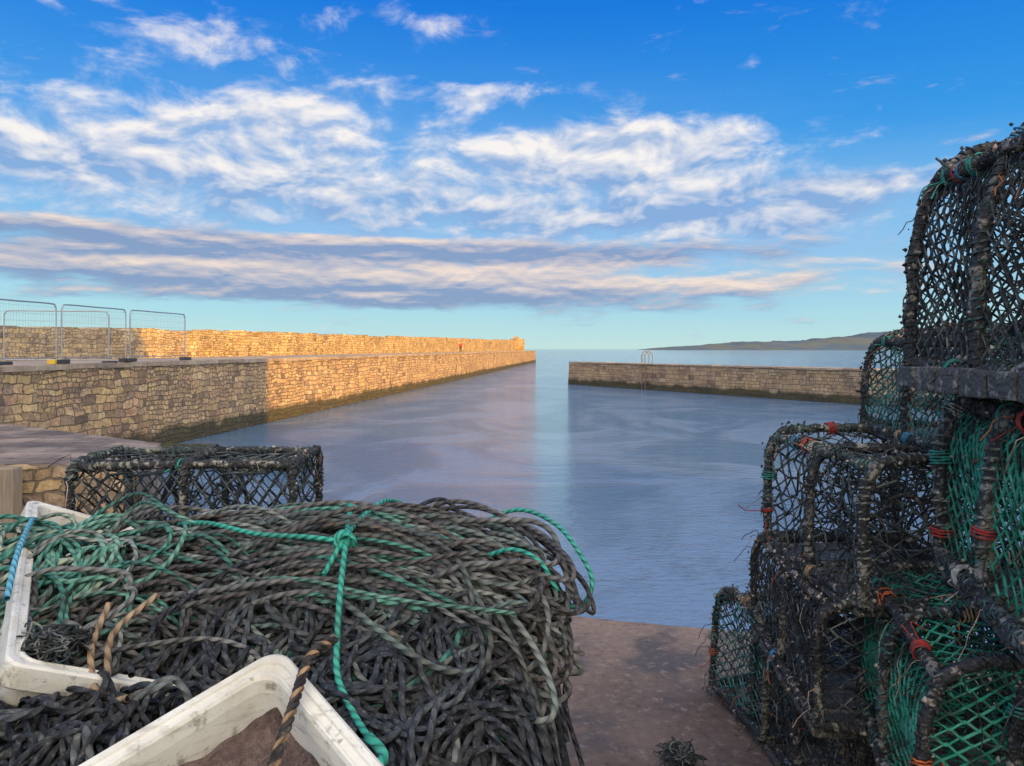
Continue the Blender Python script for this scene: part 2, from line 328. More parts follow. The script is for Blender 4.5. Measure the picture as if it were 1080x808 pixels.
m_wood,g=newmat('weathered_timber'); oc=objco(g); q=g.noise(g.vmul(oc,(8,8,1)),3,5); g.out(g.mix(q,(.14,.10,.07),(.46,.38,.27)),.85,g.bump(q,.7,.01))
po=MB(); po.box([-8.25,12.15,1.2],[.26,.26,1.7],jit=.01); po.box([-8.9,12.15,.85],[1.3,.14,.2]); po.build('timber_fender_post',m_wood,smooth=False,bevel=.02)
m_alg,g=newmat('seaweed_rock'); oc=objco(g); q=g.noise(oc,5,7,.7); g.out(g.mix(g.sm(q,.35,.65),(.015,.02,.01),(.09,.095,.04)),.45,g.bump(q,1.,.08))
ro=MB()
for i in range(60):
    cx=random.uniform(-13.2,-7.6);cy=26+random.uniform(-1.8,2.6)-(cx+10)*.3; sc=random.uniform(.3,.8); n=9;V=[];F=[]
    for a in range(n):
        th=math.pi*a/(n-1)
        for b in range(12):
            ph=2*math.pi*b/12; d=Vector((math.sin(th)*math.cos(ph),math.sin(th)*math.sin(ph),math.cos(th)*.45)); r=sc*(1+.5*mnoise.noise(d*1.7+Vector((i,0,0))))
            V.append([cx+d.x*r*1.3,cy+d.y*r,.02+d.z*r])
    for a in range(n-1):
        for b in range(12): F.append([a*12+b,(a+1)*12+b,(a+1)*12+(b+1)%12,a*12+(b+1)%12])
    ro.add(V,F)
ro.build('seaweed_rocks',m_alg)
# ------------------------------------------------------------------ fences
m_yel,g=newmat('yellow_plastic'); g.out((.75,.5,.05),.5)
m_red,g=newmat('red_fabric'); g.out((.6,.05,.04),.8)
def fence(p0,p1,z,ft):
    e=empty('mesh_fence_panel',(0,0,0)); p0=np.array(p0);p1=np.array(p1);L=np.linalg.norm(p1-p0);d=(p1-p0)/L
    def P(u,h): return [p0[0]+d[0]*u,p0[1]+d[1]*u,z+h]
    fr=MB(); fr.tube(spl([P(.05,.02),P(.05,.5),P(.05,1.7),P(.10,1.93),P(.3,2.0),P(L/2,2.0),P(L-.3,2.0),P(L-.1,1.93),P(L-.05,1.7),P(L-.05,.5),P(L-.05,.02)],60),.025,6); fr.segs([P(.05,.2)],[P(L-.05,.2)],.02,6)
    fr.build('frame',m_steel,e)
    w=MB(); us=np.arange(.15,L-.1,.10); w.segs([P(u,.2) for u in us],[P(u,1.97) for u in us],.003,3); hs_=np.arange(.2,1.97,.24); w.segs([P(.05,h) for h in hs_],[P(L-.05,h) for h in hs_],.003,3); w.build('mesh_wires',m_steel,e)
    f=MB()
    for u in(.02,L-.02): q=P(u,.07); f.box(q,[.24,.7,.14],jit=.01)
    f.build('feet',ft,e,smooth=False,bevel=.02)
zd=3.5
fence((-16.1,17.6),(-15.7,21.1),zd,m_iron); fence((-15.65,21.2),(-15.25,24.8),zd,m_yel); fence((-15.2,24.9),(-14.8,28.4),zd,m_iron); fence((-14.75,28.5),(-14.3,32.4),zd,m_iron); fence((-18.6,27.0),(-15.1,27.8),zd-.1,m_iron)
def person(x,y,z,coat):
    e=empty('pedestrian',(x,y,z)); 
    def sk(name,V,E_,R,mat):
        me=bpy.data.meshes.new(name); me.from_pydata(V,E_,[]); o=bpy.data.objects.new(name,me); S.collection.objects.link(o); o.parent=e; me.materials.append(mat)
        o.modifiers.new('s','SKIN'); 
        for i,r in enumerate(R): me.skin_vertices[0].data[i].radius=(r,r)
        me.skin_vertices[0].data[0].use_root=True; o.modifiers.new('ss','SUBSURF').levels=1
    sk('torso',[(0,0,.95),(0,0,1.2),(0,0,1.42),(.2,0,1.4),(.25,.03,1.12),(.23,-.1,.88),(-.2,0,1.4),(-.25,-.03,1.12),(-.23,.12,.88)],[(0,1),(1,2),(2,3),(3,4),(4,5),(2,6),(6,7),(7,8)],[.16,.16,.15,.07,.055,.045,.07,.055,.045],coat)
    sk('legs',[(0,0,.93),(.1,0,.88),(.11,-.12,.5),(.11,.0,.05),(.11,-.14,.04),(-.1,0,.88),(-.11,.12,.48),(-.11,.3,.08),(-.11,.18,.03)],[(0,1),(1,2),(2,3),(3,4),(0,5),(5,6),(6,7),(7,8)],[.14,.1,.07,.05,.04,.1,.07,.05,.04],m_iron)
    mk,gg=newmat('skin'); gg.out((.5,.3,.22),.6)
    sk('head',[(0,0,1.45),(0,-.01,1.55),(0,-.02,1.66),(0,-.01,1.74)],[(0,1),(1,2),(2,3)],[.05,.06,.1,.07],mk)
person(-8.9,128,3.42,m_red)
# ------------------------------------------------------------------ quay + warehouse behind
m_q,g=newmat('quay_concrete'); oc=objco(g); q=g.noise(oc,1.1,7,.6); q2=g.noise(oc,22,6,.7); q3=g.noise(oc,3.5,5)
c=g.mix(g.sm(q,.3,.7),(.16,.11,.09),(.31,.225,.18)); c=g.mix(g.sm(q3,.47,.64,0,.8),c,(.075,.058,.048)); c=g.mix(g.sm(q2,.52,.68,0,.6),c,(.42,.34,.28))
c=g.mix(g.sm(q2,.32,.46,.65,0.),c,(.05,.042,.036))
g.out(c,g.sm(q3,.4,.65,.85,.5),g.bump(g.m('ADD',g.m('MULTIPLY',q,.6),g.m('MULTIPLY',q2,.5)),1.,.04))
E0=[(-40,8.6),(-3.6,5.12),(.27,4.25),(1.26,3.97),(8,2.4),(28,-3.5),(70,-3.5)]
qm=MB();nE=len(E0)
V=[];pts=[]
for i in range(nE-1):
    a=np.array(E0[i]);b=np.array(E0[i+1]);k=max(2,int(min(60,np.linalg.norm(b-a)/.08)))
    for t in np.linspace(0,1,k,endpoint=False): pts.append(a+(b-a)*t)
pts.append(np.array(E0[-1]));k=5
for i,p in enumerate(pts):
    j=.035*fnoise(p[0]*3,p[1]*3)+.018*fnoise(p[0]*14,2.)
    V+= [[p[0],-80,2.5],[p[0],p[1]-.06+j,2.5],[p[0],p[1]-.02+j,2.485],[p[0],p[1]+j,2.44],[p[0],p[1]+.03,-1]]
F=[]
for i in range(len(pts)-1):
    for j in range(k-1): F.append([i*k+j,(i+1)*k+j,(i+1)*k+j+1,i*k+j+1])
qm.add(V,F);qm.build('quay_ground',m_q,smooth=False)
wh=empty('stone_warehouse',(0,0,0)); m_hs=mat_stone('warehouse_masonry',.7,.32,algae=0,gain=.8)
b=MB(); b.box([35.3,-28.4,10.2],[7.4,45,15.5]); b.build('walls',m_hs,wh,smooth=False)
m_sl,g=newmat('slate'); g.out((.07,.075,.085),.6)
b=MB(); b.add([[31.4,-51,17.8],[31.4,-5.8,17.8],[35.3,-5.8,21],[35.3,-51,21],[39.2,-51,17.8],[39.2,-5.8,17.8]],[[0,1,2,3],[3,2,5,4]]); b.build('roof',m_sl,wh,smooth=False)
b=MB(); b.add([[31.6,-5.9,17.95],[39.0,-5.9,17.95],[35.35,-5.9,20.9],[35.25,-5.9,20.9]],[[0,1,2,3]]); b.build('gable',m_hs,wh,smooth=False)
m_gl,g=newmat('window_glass'); g.out((.02,.025,.03),.1)
b=MB();fr=MB()
for yy in range(-49,-7,4):
    for zz in (4.2,7.4,10.6,13.8): b.box([31.55,yy,zz],[.12,1.1,1.6]); fr.box([31.52,yy,zz-.9],[.3,1.4,.16])
b.build('windows',m_gl,wh,smooth=False); fr.build('sills',m_cop,wh,smooth=False)
# ------------------------------------------------------------------ lobster pots
m_frame=mat_foul('fouled_frame',th=.5); m_base=mat_foul('fouled_base',(.07,.07,.066),(.30,.28,.24),.50)
BLK=[(0,(.010,.016,.022)),(.5,(.028,.045,.055)),(.8,(.08,.10,.105)),(1,(.22,.23,.20))]
GRN=[(0,(.008,.10,.075)),(.5,(.014,.29,.19)),(1,(.09,.40,.28))]
TEA=[(0,(.010,.03,.035)),(.45,(.018,.10,.11)),(.75,(.03,.24,.22)),(1,(.14,.28,.25))]
m_nb=mat_twine('black_twine',BLK); m_ng=mat_twine('green_twine',GRN); m_nt=mat_twine('teal_twine',TEA)
m_foul=mat_twine('marine_growth',[(0,(.02,.021,.024)),(.4,(.07,.065,.05)),(.6,(.24,.20,.15)),(.8,(.46,.43,.37)),(1,(.5,.13,.04))])
m_wrap=mat_rope('frame_wrapping',[(0,(.018,.032,.042)),(.5,(.045,.055,.06)),(.75,(.06,.18,.17)),(1,(.40,.36,.28))],.02)
m_tie,g=newmat('coloured_ties'); oc=objco(g); q=g.noise(oc,40,4); g.out(g.mix(g.sm(q,.42,.60,.6,0.),g.ramp(attr(g),[(0,(.5,.04,.03)),(.22,(.55,.13,.04)),(.40,(.02,.34,.28)),(.58,(.04,.28,.50)),(.74,(.55,.53,.46)),(.9,(.40,.27,.15))],'CONSTANT'),(.05,.045,.04)),.7)
def net(mb,fn,nu,nv,r,jit,seed,rn=.5,skip=0.):
    R=np.random.default_rng(seed)
    u=np.arange(nu+1);v=np.arange(nv+1);UU,VV=np.meshgrid(u,v,indexing='ij')
    off=np.where((UU+VV)%2==0,.5,-.5)*.86
    off[0,:]=0;off[-1,:]=0
    Pu=(UU+off+R.normal(0,jit,UU.shape)+.35*np.sin(VV*.5+seed)*np.sin(UU*.4))/nu;Pv=(VV+R.normal(0,jit,UU.shape)+.5*np.sin(UU*.35+seed))/nv
    P=fn(np.clip(Pu,0,1),np.clip(Pv,0,1))
    A=P[:,:-1].reshape(-1,3);B=P[:,1:].reshape(-1,3)
    mk=R.random(len(A))>skip
    mb.segs(A[mk],B[mk],r*R.uniform(.7,1.4,mk.sum()),4,R.uniform(rn-.4,rn+.4,mk.sum()))
    m2=((UU[:-1]+VV[:-1])%2==0)
    K=P[:-1][m2];K2=P[1:][m2]; mb.segs(K,K2+1e-4,r*1.6,4,rn)
    return P.reshape(-1,3)
def lobster_pot(loc,rz,L=.8,Wd=.5,Hh=.42,e=.35,netmat=None,mesh=.034,tr=.0024,tilt=(0,0),seed=0,basemat=None,dbl=False,endmat=None,fr=.012,name='lobster_pot',base_t=.03,jit=.07,ties=6,grow=1.,hang=0,basex=0.):
    R=np.random.default_rng(seed+100)
    em=empty(name,loc,(tilt[0],tilt[1],rz))
    th=np.linspace(0,math.pi,400); py=-Wd/2*np.sign(np.cos(th))*np.abs(np.cos(th))**e; pz=Hh*np.abs(np.sin(th))**e
    ar=np.concatenate([[0],np.cumsum(np.hypot(np.diff(py),np.diff(pz)))]);tot=ar[-1];ar/=tot
    pr=lambda u:(np.interp(u,ar,py),np.interp(u,ar,pz))
    def side(u,v):
        yy,zz=pr(u); x=(v-.5)*L; s=np.abs(np.sin(v*2*math.pi))*.026*(1+.6*np.sin(u*17+seed)); k=1-s/(Wd/2)
        return np.stack([x,yy*k,np.maximum(zz,.0)*(1-s*1.3/Hh)+.012],-1)
    def end(sgn):
        def f(u,v):
            t=np.clip(v,0,.999); c=np.sqrt(np.maximum(0,1-t**(2/e)))**e; y=(u*2-1)*Wd/2*c
            bul=.02*np.sin(u*math.pi)*np.sin(v*math.pi)*(1+.4*np.sin(u*9+seed))
            return np.stack([np.full_like(y,sgn*L/2)-sgn*bul,y,.012+t*Hh],-1)
        return f
    fm=MB();wm_=MB();fo=MB();nm=MB();nm2=MB();ti=MB()
    paths=[]
    for xx in(-L/2,0,L/2):
        u=np.linspace(0,1,50);yy,zz=pr(u);paths.append(np.stack([np.full(50,xx),yy,zz+.012],1))
    for uu in (.0,.5-.5*(Wd/2*.86)/(tot/2) ,.5+.5*(Wd/2*.86)/(tot/2),1.):
        yy,zz=pr(uu);n=24; paths.append(np.stack([np.linspace(-L/2,L/2,n),np.full(n,yy),np.full(n,zz+.012)],1))
    for xx in(-L/2,L/2): paths.append(np.stack([np.full(16,xx),np.linspace(-Wd/2,Wd/2,16),np.full(16,.012)],1))
    for P in paths:
        w=np.linspace(0,math.pi,len(P))[:,None]; P=P+R.normal(0,.008,3)*np.sin(w)+R.normal(0,.002,P.shape); fm.tube(P,fr*(1+.3*R.random(len(P))),7)
        seg=np.concatenate([[0],np.cumsum(np.linalg.norm(np.diff(P,axis=0),axis=1))]);TL=seg[-1];n=int(TL/.005);s=np.linspace(0,TL,n)
        C=np.stack([np.interp(s,seg,P[:,k]) for k in range(3)],1);T=np.gradient(C,axis=0);T/=np.linalg.norm(T,axis=1)[:,None]+1e-9
        ref=np.array([.3,.2,.93]) if abs(T[:,2]).mean()<.9 else np.array([1.,.1,0])
        U=np.cross(T,ref);U/=np.linalg.norm(U,axis=1)[:,None]+1e-9;Wv=np.cross(T,U);a=s/.022*2*math.pi+R.random()*6
        rr=(fr*1.25+.003*np.sin(s*37+seed))[:,None]
        H=C+(U*np.cos(a)[:,None]+Wv*np.sin(a)[:,None])*rr
        wm_.tube(H,.0042,4,rn=R.random()*.9)
        idx=R.integers(0,len(C),int(TL*180*grow)); 
        for h4 in np.array_split(idx,4): fo.lumps(C[h4]+R.normal(0,fr*.9,(len(h4),3)),R.uniform(.002,.008,len(h4)),rn=float(R.choice([.1,.1,.35,.6,.8])))
        for q in range(int(TL*22*grow)):
            p=C[R.integers(0,len(C))]; k=7; d=R.normal(0,1,3); d/=np.linalg.norm(d); d[2]-=.4
            st=np.cumsum(np.vstack([p,d*.012+R.normal(0,.007,(k,3))+np.array([[0,0,-.0006*j*j] for j in range(k)])]),0)
            fo.tube(st,.0016,3,rn=float(R.choice([.2,.4,.6,.8,1.])if R.random()<.3 else .1))
        for q in range(R.poisson(ties*TL/9)):
            j=R.integers(5,len(C)-8); tn=R.uniform(1.5,5); a=np.linspace(0,2*math.pi*tn,42); cc=C[j]+T[j]*(np.linspace(-.004*tn,.004*tn,42)[:,None])+R.normal(0,.001,(42,3)); rn=float(R.random())
            ti.tube(cc+(U[j]*np.cos(a)[:,None]+Wv[j]*np.sin(a)[:,None])*(fr*1.6),.0028,5,rn=rn)
            for z_ in range(2):
                d=R.normal(0,1,3)*.010; d[2]-=.010; ti.tube(spl([cc[-1],cc[-1]+d,cc[-1]+d*2+R.normal(0,.01,3),cc[-1]+d*3.2+R.normal(0,.016,3)],12),.002,5,rn=rn)
    nu=int(tot/mesh);nv=int(L/(mesh*.62)); K=net(nm,side,nu,nv,tr,jit,seed,skip=.015)
    if dbl: net(nm,lambda u,v:side(u,v)*np.array([1,.965,.975]),nu-3,nv+5,tr,jit,seed+9,skip=.05)
    ne=int(Wd/mesh);nh=int(Hh/(mesh*.62)); K2=net(nm2,end(1),ne,nh,tr,jit,seed+1,skip=.02);K3=net(nm2,end(-1),ne,nh,tr,jit,seed+2,skip=.02)
    if grow>.5:
        KK=np.vstack([K,K2,K3]); cl=KK[R.integers(0,len(KK),14)]; dd=np.min(np.linalg.norm(KK[:,None]-cl[None],axis=2),axis=1)
        pk=KK[R.random(len(KK))<np.exp(-(dd/.05)**2)*.8+.05]
        for h4 in np.array_split(pk,3): fo.lumps(h4+R.normal(0,.003,h4.shape),R.uniform(.0025,.007,len(h4)),rn=float(R.choice([.1,.3,.6,.8])))
    for sg_ in(-1,1):
        k=22;a=np.linspace(0,2*math.pi,k,endpoint=False);
        O=np.stack([np.full(k,sg_*L*.12),np.cos(a)*Wd*.46,Hh*.5+np.sin(a)*Hh*.42],1)
        I=np.stack([np.full(k,sg_*L*.18)+0*a,np.cos(a)*.07,Hh*.5+np.sin(a)*.07],1)
        for q in range(5):
            t0,t1=q/5,(q+1)/5; sh=q%2
            A_=O*(1-t0)+I*t0;B_=np.roll(O,1 if sh else 0,0)*(1-t1)+np.roll(I,1 if sh else 0,0)*t1;B2=np.roll(B_,-1,0)
            nm.segs(A_,B_,tr,3,.4);nm.segs(A_,B2,tr,3,.4)
        fm.tube(I,.007,6,True,rn=.45)
    for q in range(hang):
        p=np.array([R.uniform(-L/2,L/2),R.uniform(-.5,.5)*Wd*.9,R.uniform(.2,1.)*Hh]);p2=np.array([R.uniform(-L/2,L/2),R.uniform(-.5,.5)*Wd*.9,R.uniform(.05,.9)*Hh])
        mid=(p+p2)/2+R.normal(0,.04,3)-np.array([0,0,.05]); nm.tube(spl([p,(p+mid)/2+R.normal(0,.015,3),mid,p2],24),R.uniform(.0016,.004),4,rn=float(R.random()))
    fm.build('frame',m_frame,em);wm_.build('frame_wrapping',m_wrap,em);fo.build('marine_growth',m_foul,em)
    if ti.v: ti.build('coloured_ties',m_tie,em)
    nm.build('netting',netmat or m_nb,em);nm2.build('end_netting',endmat or netmat or m_nb,em)
    bs=MB()
    for k in range(6):
        x=-L/2+L*(k+.5)/6; bs.box([x,0,-.002-base_t*.3],[L/6-.012+basex*.0,Wd+.03+basex,base_t*.8],jit=.004)
    bs.build('base_slats',basemat or m_base,em,smooth=False,bevel=.004)
    return em
PI=math.pi
lobster_pot((-1.12,2.70,3.23),.04,.72,.42,.37,.22,mesh=.042,tr=.0036,seed=1,grow=.4,ties=3)
lobster_pot((-1.13,2.72,2.88),-.05,.76,.46,.33,.3,mesh=.045,seed=2,grow=.3)
lobster_pot((-1.10,2.70,2.53),.08,.76,.46,.33,.3,mesh=.045,seed=3,grow=.3)
# right stack, rear column
lobster_pot((1.21,2.50,2.53),PI/2+.05,.8,.50,.38,.3,mesh=.04,seed=4,hang=10)
lobster_pot((1.15,2.45,2.93),PI/2-.10,.8,.50,.33,.25,mesh=.036,seed=5,dbl=True,hang=10)
lobster_pot((1.20,2.40,3.28),PI/2+.02,.72,.48,.40,.32,mesh=.052,tr=.003,seed=6,fr=.014,jit=.13,ties=16,hang=34)
lobster_pot((1.60,2.45,3.70),PI/2-.12,.8,.56,.36,.45,mesh=.03,seed=7,netmat=m_nt,hang=10)
lobster_pot((1.12,3.02,2.53),.15,.44,.46,.44,.5,mesh=.03,seed=8,netmat=m_nt)
# front column
lobster_pot((1.18,1.80,2.53),PI/2-.25,.7,.5,.38,.3,mesh=.036,seed=9)
lobster_pot((1.16,1.82,2.94),PI/2-.28,.7,.44,.40,.5,mesh=.026,tr=.0030,seed=10,netmat=m_ng,endmat=m_ng,ties=16,hang=20)
lobster_pot((1.26,1.57,3.43),PI/2-.30,.72,.46,.44,.35,mesh=.026,tr=.0028,seed=11,netmat=m_ng,endmat=m_nb,tilt=(.05,0),fr=.017,ties=20,hang=20)
lobster_pot((1.33,1.62,3.95),PI/2-.14,.74,.58,.58,.62,mesh=.03,tr=.0027,seed=12,dbl=True,fr=.015,base_t=.075,basex=.05,ties=18,hang=14)
lobster_pot((1.20,1.15,2.53),PI/2-.2,.6,.46,.44,.4,mesh=.03,seed=13)
lobster_pot((1.19,1.16,3.00),PI/2-.15,.6,.46,.36,.4,mesh=.03,seed=14,ties=18,hang=20)
# ------------------------------------------------------------------ ropes
HANK=[(0,(.025,.026,.032)),(.2,(.09,.082,.085)),(.35,(.21,.22,.22)),(.5,(.10,.085,.088)),(.65,(.12,.19,.175)),(.8,(.36,.39,.37)),(.9,(.10,.16,.15)),(1,(.19,.11,.085))]
m_hank=mat_rope('hauling_rope',HANK)
m_dark=mat_rope('dark_rope',[(0,(.008,.013,.024)),(.5,(.018,.029,.050)),(.8,(.042,.056,.076)),(1,(.13,.15,.15))],.032,dirt=.5)
m_green=mat_rope('green_rope',[(0,(.03,.16,.13)),(.5,(.06,.29,.23)),(.8,(.17,.38,.30)),(1,(.36,.42,.32))],dirt=.5)
m_teal=mat_rope('teal_rope',[(0,(.02,.36,.28)),(1,(.05,.5,.38))],.022,dirt=.3)
m_tan=mat_rope('tan_rope',[(0,(.38,.25,.15)),(1,(.5,.37,.23))])
m_blue=mat_rope('blue_rope',[(0,(.10,.45,.65)),(1,(.15,.5,.7))],dirt=.2)
m_bt=mat_rope('banded_rope',[(0,(.03,.025,.03)),(1,(.05,.04,.04))],.05)
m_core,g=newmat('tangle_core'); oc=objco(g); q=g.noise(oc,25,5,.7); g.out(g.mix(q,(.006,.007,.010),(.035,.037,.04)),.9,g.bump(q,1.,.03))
def ss(x,a,b): t=np.clip((x-a)/(b-a),0,1); return t*t*(3-2*t)
def heap(x,y):
    x=np.asarray(x,float);y=np.asarray(y,float)
    h=.62+.24*ss(y,1.25,1.85)
    edge=ss(x,-1.85,-1.6)*(1-ss(x,.02,.25))*ss(y,.98,1.2)*(1-ss(y,2.2,2.45))
    h=h-.14*ss(x,-.1,.2)
    return 2.5+h*edge
pile=empty('rope_pile')
V=[];F=[];nx,ny=110,80
X=np.linspace(-1.9,.45,nx);Y=np.linspace(.9,2.5,ny)
for i in range(nx):
    for j in range(ny):
        hz_=float(heap(X[i],Y[j]))-.05+.03*fnoise(X[i]*9,Y[j]*9); V.append([X[i],Y[j],max(hz_,2.46)])
for i in range(nx-1):
    for j in range(ny-1): F.append([i*ny+j,(i+1)*ny+j,(i+1)*ny+j+1,i*ny+j+1])
cb=MB();cb.add(V,F);cb.build('tangle_core',m_core,pile)
mb=MB()
Cx,Cy,Cz=-.49,1.90,3.355
def hank(mb,n,a0,ry,rz,ph0,ph1,seed,cx=Cx,cy=Cy,cz=Cz,nz=.014,dph=.5,pitch=0.,yaw=0.,js=.05,thick=(.0045,.0068),lays=(.84,1.03)):
    R=np.random.default_rng(seed)
    for i in range(n):
        k=150;t=np.linspace(0,2*math.pi,k,endpoint=False)
        a=a0*R.uniform(.80,1.04);lay=R.uniform(*lays)
        c=np.cos(t);x=a*c
        pm=R.uniform(ph0,ph1);dp=R.uniform(.22,dph)
        ph=pm+dp*np.sin(t)*(1+.25*np.cos(2*t))
        sc=lay*(1-.26*(x/a0)**2)
        for q in range(3): ph=ph+R.normal(0,.07)*np.sin((q+1)*t+R.random()*6)
        y_=-ry*sc*np.cos(ph); z_=rz*sc*np.sin(ph)
        z_=z_-.07*(np.abs(x)/a0)**3+.022*np.sin(x*7+.6)+.010*np.sin(x*12+pm*2)
        y_=y_-.10*(x/a0)+.03*np.sin(x*5+1.+pm)
        for q in range(2,6):
            y_=y_+R.normal(0,nz/q**1.1)*np.sin(q*t+R.random()*6);z_=z_+R.normal(0,nz/q**1.1)*np.sin(q*t+R.random()*6)
        pt=pitch+R.normal(0,js);yw=yaw+R.normal(0,js)
        z_=z_-x*pt; y_=y_+x*yw
        P=np.stack([cx+x+R.normal(0,.02),cy+y_,cz+z_],1)
        mb.tube(P,R.uniform(*thick),8,True,rn=float(R.random()))
hank(mb,135,.60,.31,.185,.15,2.0,21,nz=.026,js=.035)
hank(mb,30,.36,.33,.195,.3,1.5,22,nz=.045,dph=.9,cx=-.22,pitch=-.05,js=.11)
hank(mb,34,.38,.33,.190,.2,1.4,23,nz=.045,dph=.9,cx=-.72,pitch=.12,js=.11)
hank(mb,24,.54,.34,.200,.1,1.2,24,nz=.06,dph=1.1,js=.09,lays=(.97,1.10))
mb.build('coiled_hauling_rope',m_hank,pile)
mb=MB(); hank(mb,10,.55,.34,.20,.1,1.4,25,nz=.035,dph=.8,js=.07,lays=(.98,1.07),cx=-.5,thick=(.004,.0055)); hank(mb,8,.30,.33,.19,.0,.9,26,nz=.05,dph=1.,js=.12,lays=(.98,1.08),cx=-.80,pitch=.25,thick=(.004,.0055))
mb.build('green_strands',m_green,pile)
def coils(mb,n,xr,yr,rad,seed,lift=.03,thick=(.0048,.007),zfun=heap,clampz=2.51,nz=.25):
    R=np.random.default_rng(seed)
    for i in range(n):
        k=90;t=np.linspace(0,2*math.pi*R.uniform(.8,1.7),k);r=R.uniform(*rad);cx=R.uniform(*xr);cy=R.uniform(*yr);el_=R.uniform(.5,1.);an=R.uniform(0,3.14)
        rad_=r*(1+sum(R.normal(0,nz/(q+1))*np.sin((q+1)*t*.9+R.random()*6) for q in range(1,5)))
        px=rad_*np.cos(t);py=rad_*np.sin(t)*el_
        x=cx+px*math.cos(an)-py*math.sin(an);y=cy+px*math.sin(an)+py*math.cos(an)
        z=zfun(x,y)+R.uniform(0,lift)+.012*np.sin(t*3+R.random()*6)
        z=np.maximum(z,clampz+R.uniform(0,.02)); P=np.stack([x,y,z],1)
        for _ in range(3): P[1:-1]=(P[:-2]+P[1:-1]*2+P[2:])/4
        mb.tube(P,R.uniform(*thick),7,False,rn=float(R.random()))
fz=lambda x,y:heap(x,y)+.10*ss(y,1.15,1.35)*(1-ss(x,.0,.2))
fl_=lambda x,y:heap(x,y)+.16*(1-ss(x,-.62,-.45))*ss(y,.95,1.1)
mb=MB();coils(mb,200,(-.62,.08),(1.2,1.60),(.07,.20),31,.11,zfun=fz);coils(mb,80,(-.05,.20),(1.3,2.2),(.08,.2),32,.06);coils(mb,110,(-1.25,-.60),(1.0,1.30),(.06,.16),33,.12,zfun=fl_)
coils(mb,34,(.12,.38),(1.8,2.6),(.06,.16),36,.02)
mb.build('dark_coils',m_dark,pile)
lz=lambda x,y:heap(x,y)+.13*(1-ss(x,-.80,-.55))
mb=MB();coils(mb,42,(-1.30,-.90),(1.42,1.85),(.08,.20),34,.08,zfun=lz,thick=(.0045,.0065));coils(mb,9,(-.35,.05),(1.25,1.5),(.12,.2),35,.13,zfun=fz);coils(mb,2,(.25,.4),(2.2,2.6),(.1,.16),39,.02);mb.build('green_coils',m_green,pile)
mb=MB();coils(mb,10,(-.9,.0),(1.2,1.5),(.12,.24),37,.13,zfun=fz);coils(mb,26,(-1.2,-.7),(1.38,1.7),(.10,.22),38,.10,zfun=lz);mb.build('grey_coils',m_hank,pile)
mb=MB()
mb.tube(spl([[-.44,2.12,3.50],[-.43,1.98,3.585],[-.40,1.82,3.595],[-.372,1.66,3.575],[-.355,1.53,3.50],[-.345,1.46,3.43],[-.33,1.40,3.38],[-.285,1.33,3.345],[-.245,1.27,3.33]],60),.0062,8)
mb.tube(spl([[-.31,2.05,3.575],[-.33,1.92,3.605],[-.36,1.80,3.595],[-.375,1.66,3.575],[-.40,1.57,3.52]],40),.0055,8)
mb.tube(spl([[-.84,1.86,3.56],[-.72,1.76,3.585],[-.58,1.68,3.58],[-.45,1.65,3.58],[-.37,1.645,3.57]],50),.0055,8)
mb.tube(spl([[-.12,1.95,3.50],[-.05,1.98,3.55],[.03,1.95,3.575],[.11,1.88,3.555],[.16,1.80,3.51],[.19,1.75,3.45],[.16,1.70,3.41],[.11,1.68,3.42]],50),.0055,8)
mb.tube(spl([[-.07,1.7,3.52],[.0,1.66,3.55],[.06,1.64,3.53],[.10,1.62,3.47]],30),.005,8)
kc=np.array([-.372,1.65,3.573])
for q in range(5):
    a=np.linspace(0,6.28,20,endpoint=False); mb.tube(kc+np.stack([.015*np.cos(a)+q*.004-.008,.012*np.sin(a+q),.017*np.sin(a)],1),.005,6,True)
mb.tube(spl([[-.245,1.27,3.33],[-.24,1.26,3.335],[-.215,1.24,3.32],[-.22,1.22,3.31]],16),.009,6)
mb.build('teal_binding_rope',m_teal,pile)
mb=MB()
mb.tube(spl([[-.72,1.50,3.50],[-.755,1.40,3.46],[-.73,1.33,3.40],[-.715,1.25,3.34],[-.73,1.17,3.30]],30),.0065,7)
mb.tube(spl([[-.79,1.45,3.50],[-.78,1.37,3.44],[-.73,1.31,3.38],[-.67,1.29,3.39]],30),.0065,7)
mb.build('tan_rope',m_tan,pile)
mb=MB(); mb.tube(spl([[-.30,1.95,3.54],[-.24,1.97,3.585],[-.18,1.96,3.60],[-.13,1.9,3.57],[-.10,1.86,3.53]],30),.006,8)
mb.tube(spl([[.06,1.72,3.50],[.10,1.68,3.45],[.11,1.66,3.36],[.10,1.64,3.27],[.12,1.6,3.15]],30),.0055,8)
mb.tube(spl([[.03,1.80,3.51],[.10,1.74,3.46],[.13,1.70,3.33],[.12,1.66,3.2],[.16,1.64,3.05],[.15,1.6,2.9]],30),.0055,8); mb.build('loose_dark_rope',m_dark,pile)
# ------------------------------------------------------------------ fish boxes
m_box,g=newmat('dirty_white_plastic'); oc=objco(g); q=g.noise(oc,8,6,.65); q2=g.noise(oc,45,5,.7); q3=g.noise(g.vmul(oc,(1,1,6)),20,5)
c=g.mix(g.sm(q,.40,.66,0,.6),(.76,.76,.70),(.46,.41,.31)); c=g.mix(g.sm(q2,.54,.70,0,.75),c,(.14,.12,.09)); c=g.mix(g.sm(q3,.56,.75,0,.45),c,(.24,.20,.14))
g.out(c,.5,g.bump(g.m('ADD',q2,q),.35,.003))
m_mud,g=newmat('muddy_residue'); oc=objco(g); q=g.noise(oc,16,7,.7); q2=g.noise(oc,80,4,.7); g.out(g.mix(g.sm(g.m('ADD',q,g.m('MULTIPLY',q2,.5)),.5,.95),(.04,.026,.026),(.26,.18,.16)),.6,g.bump(g.m('ADD',q,q2),1.,.02))
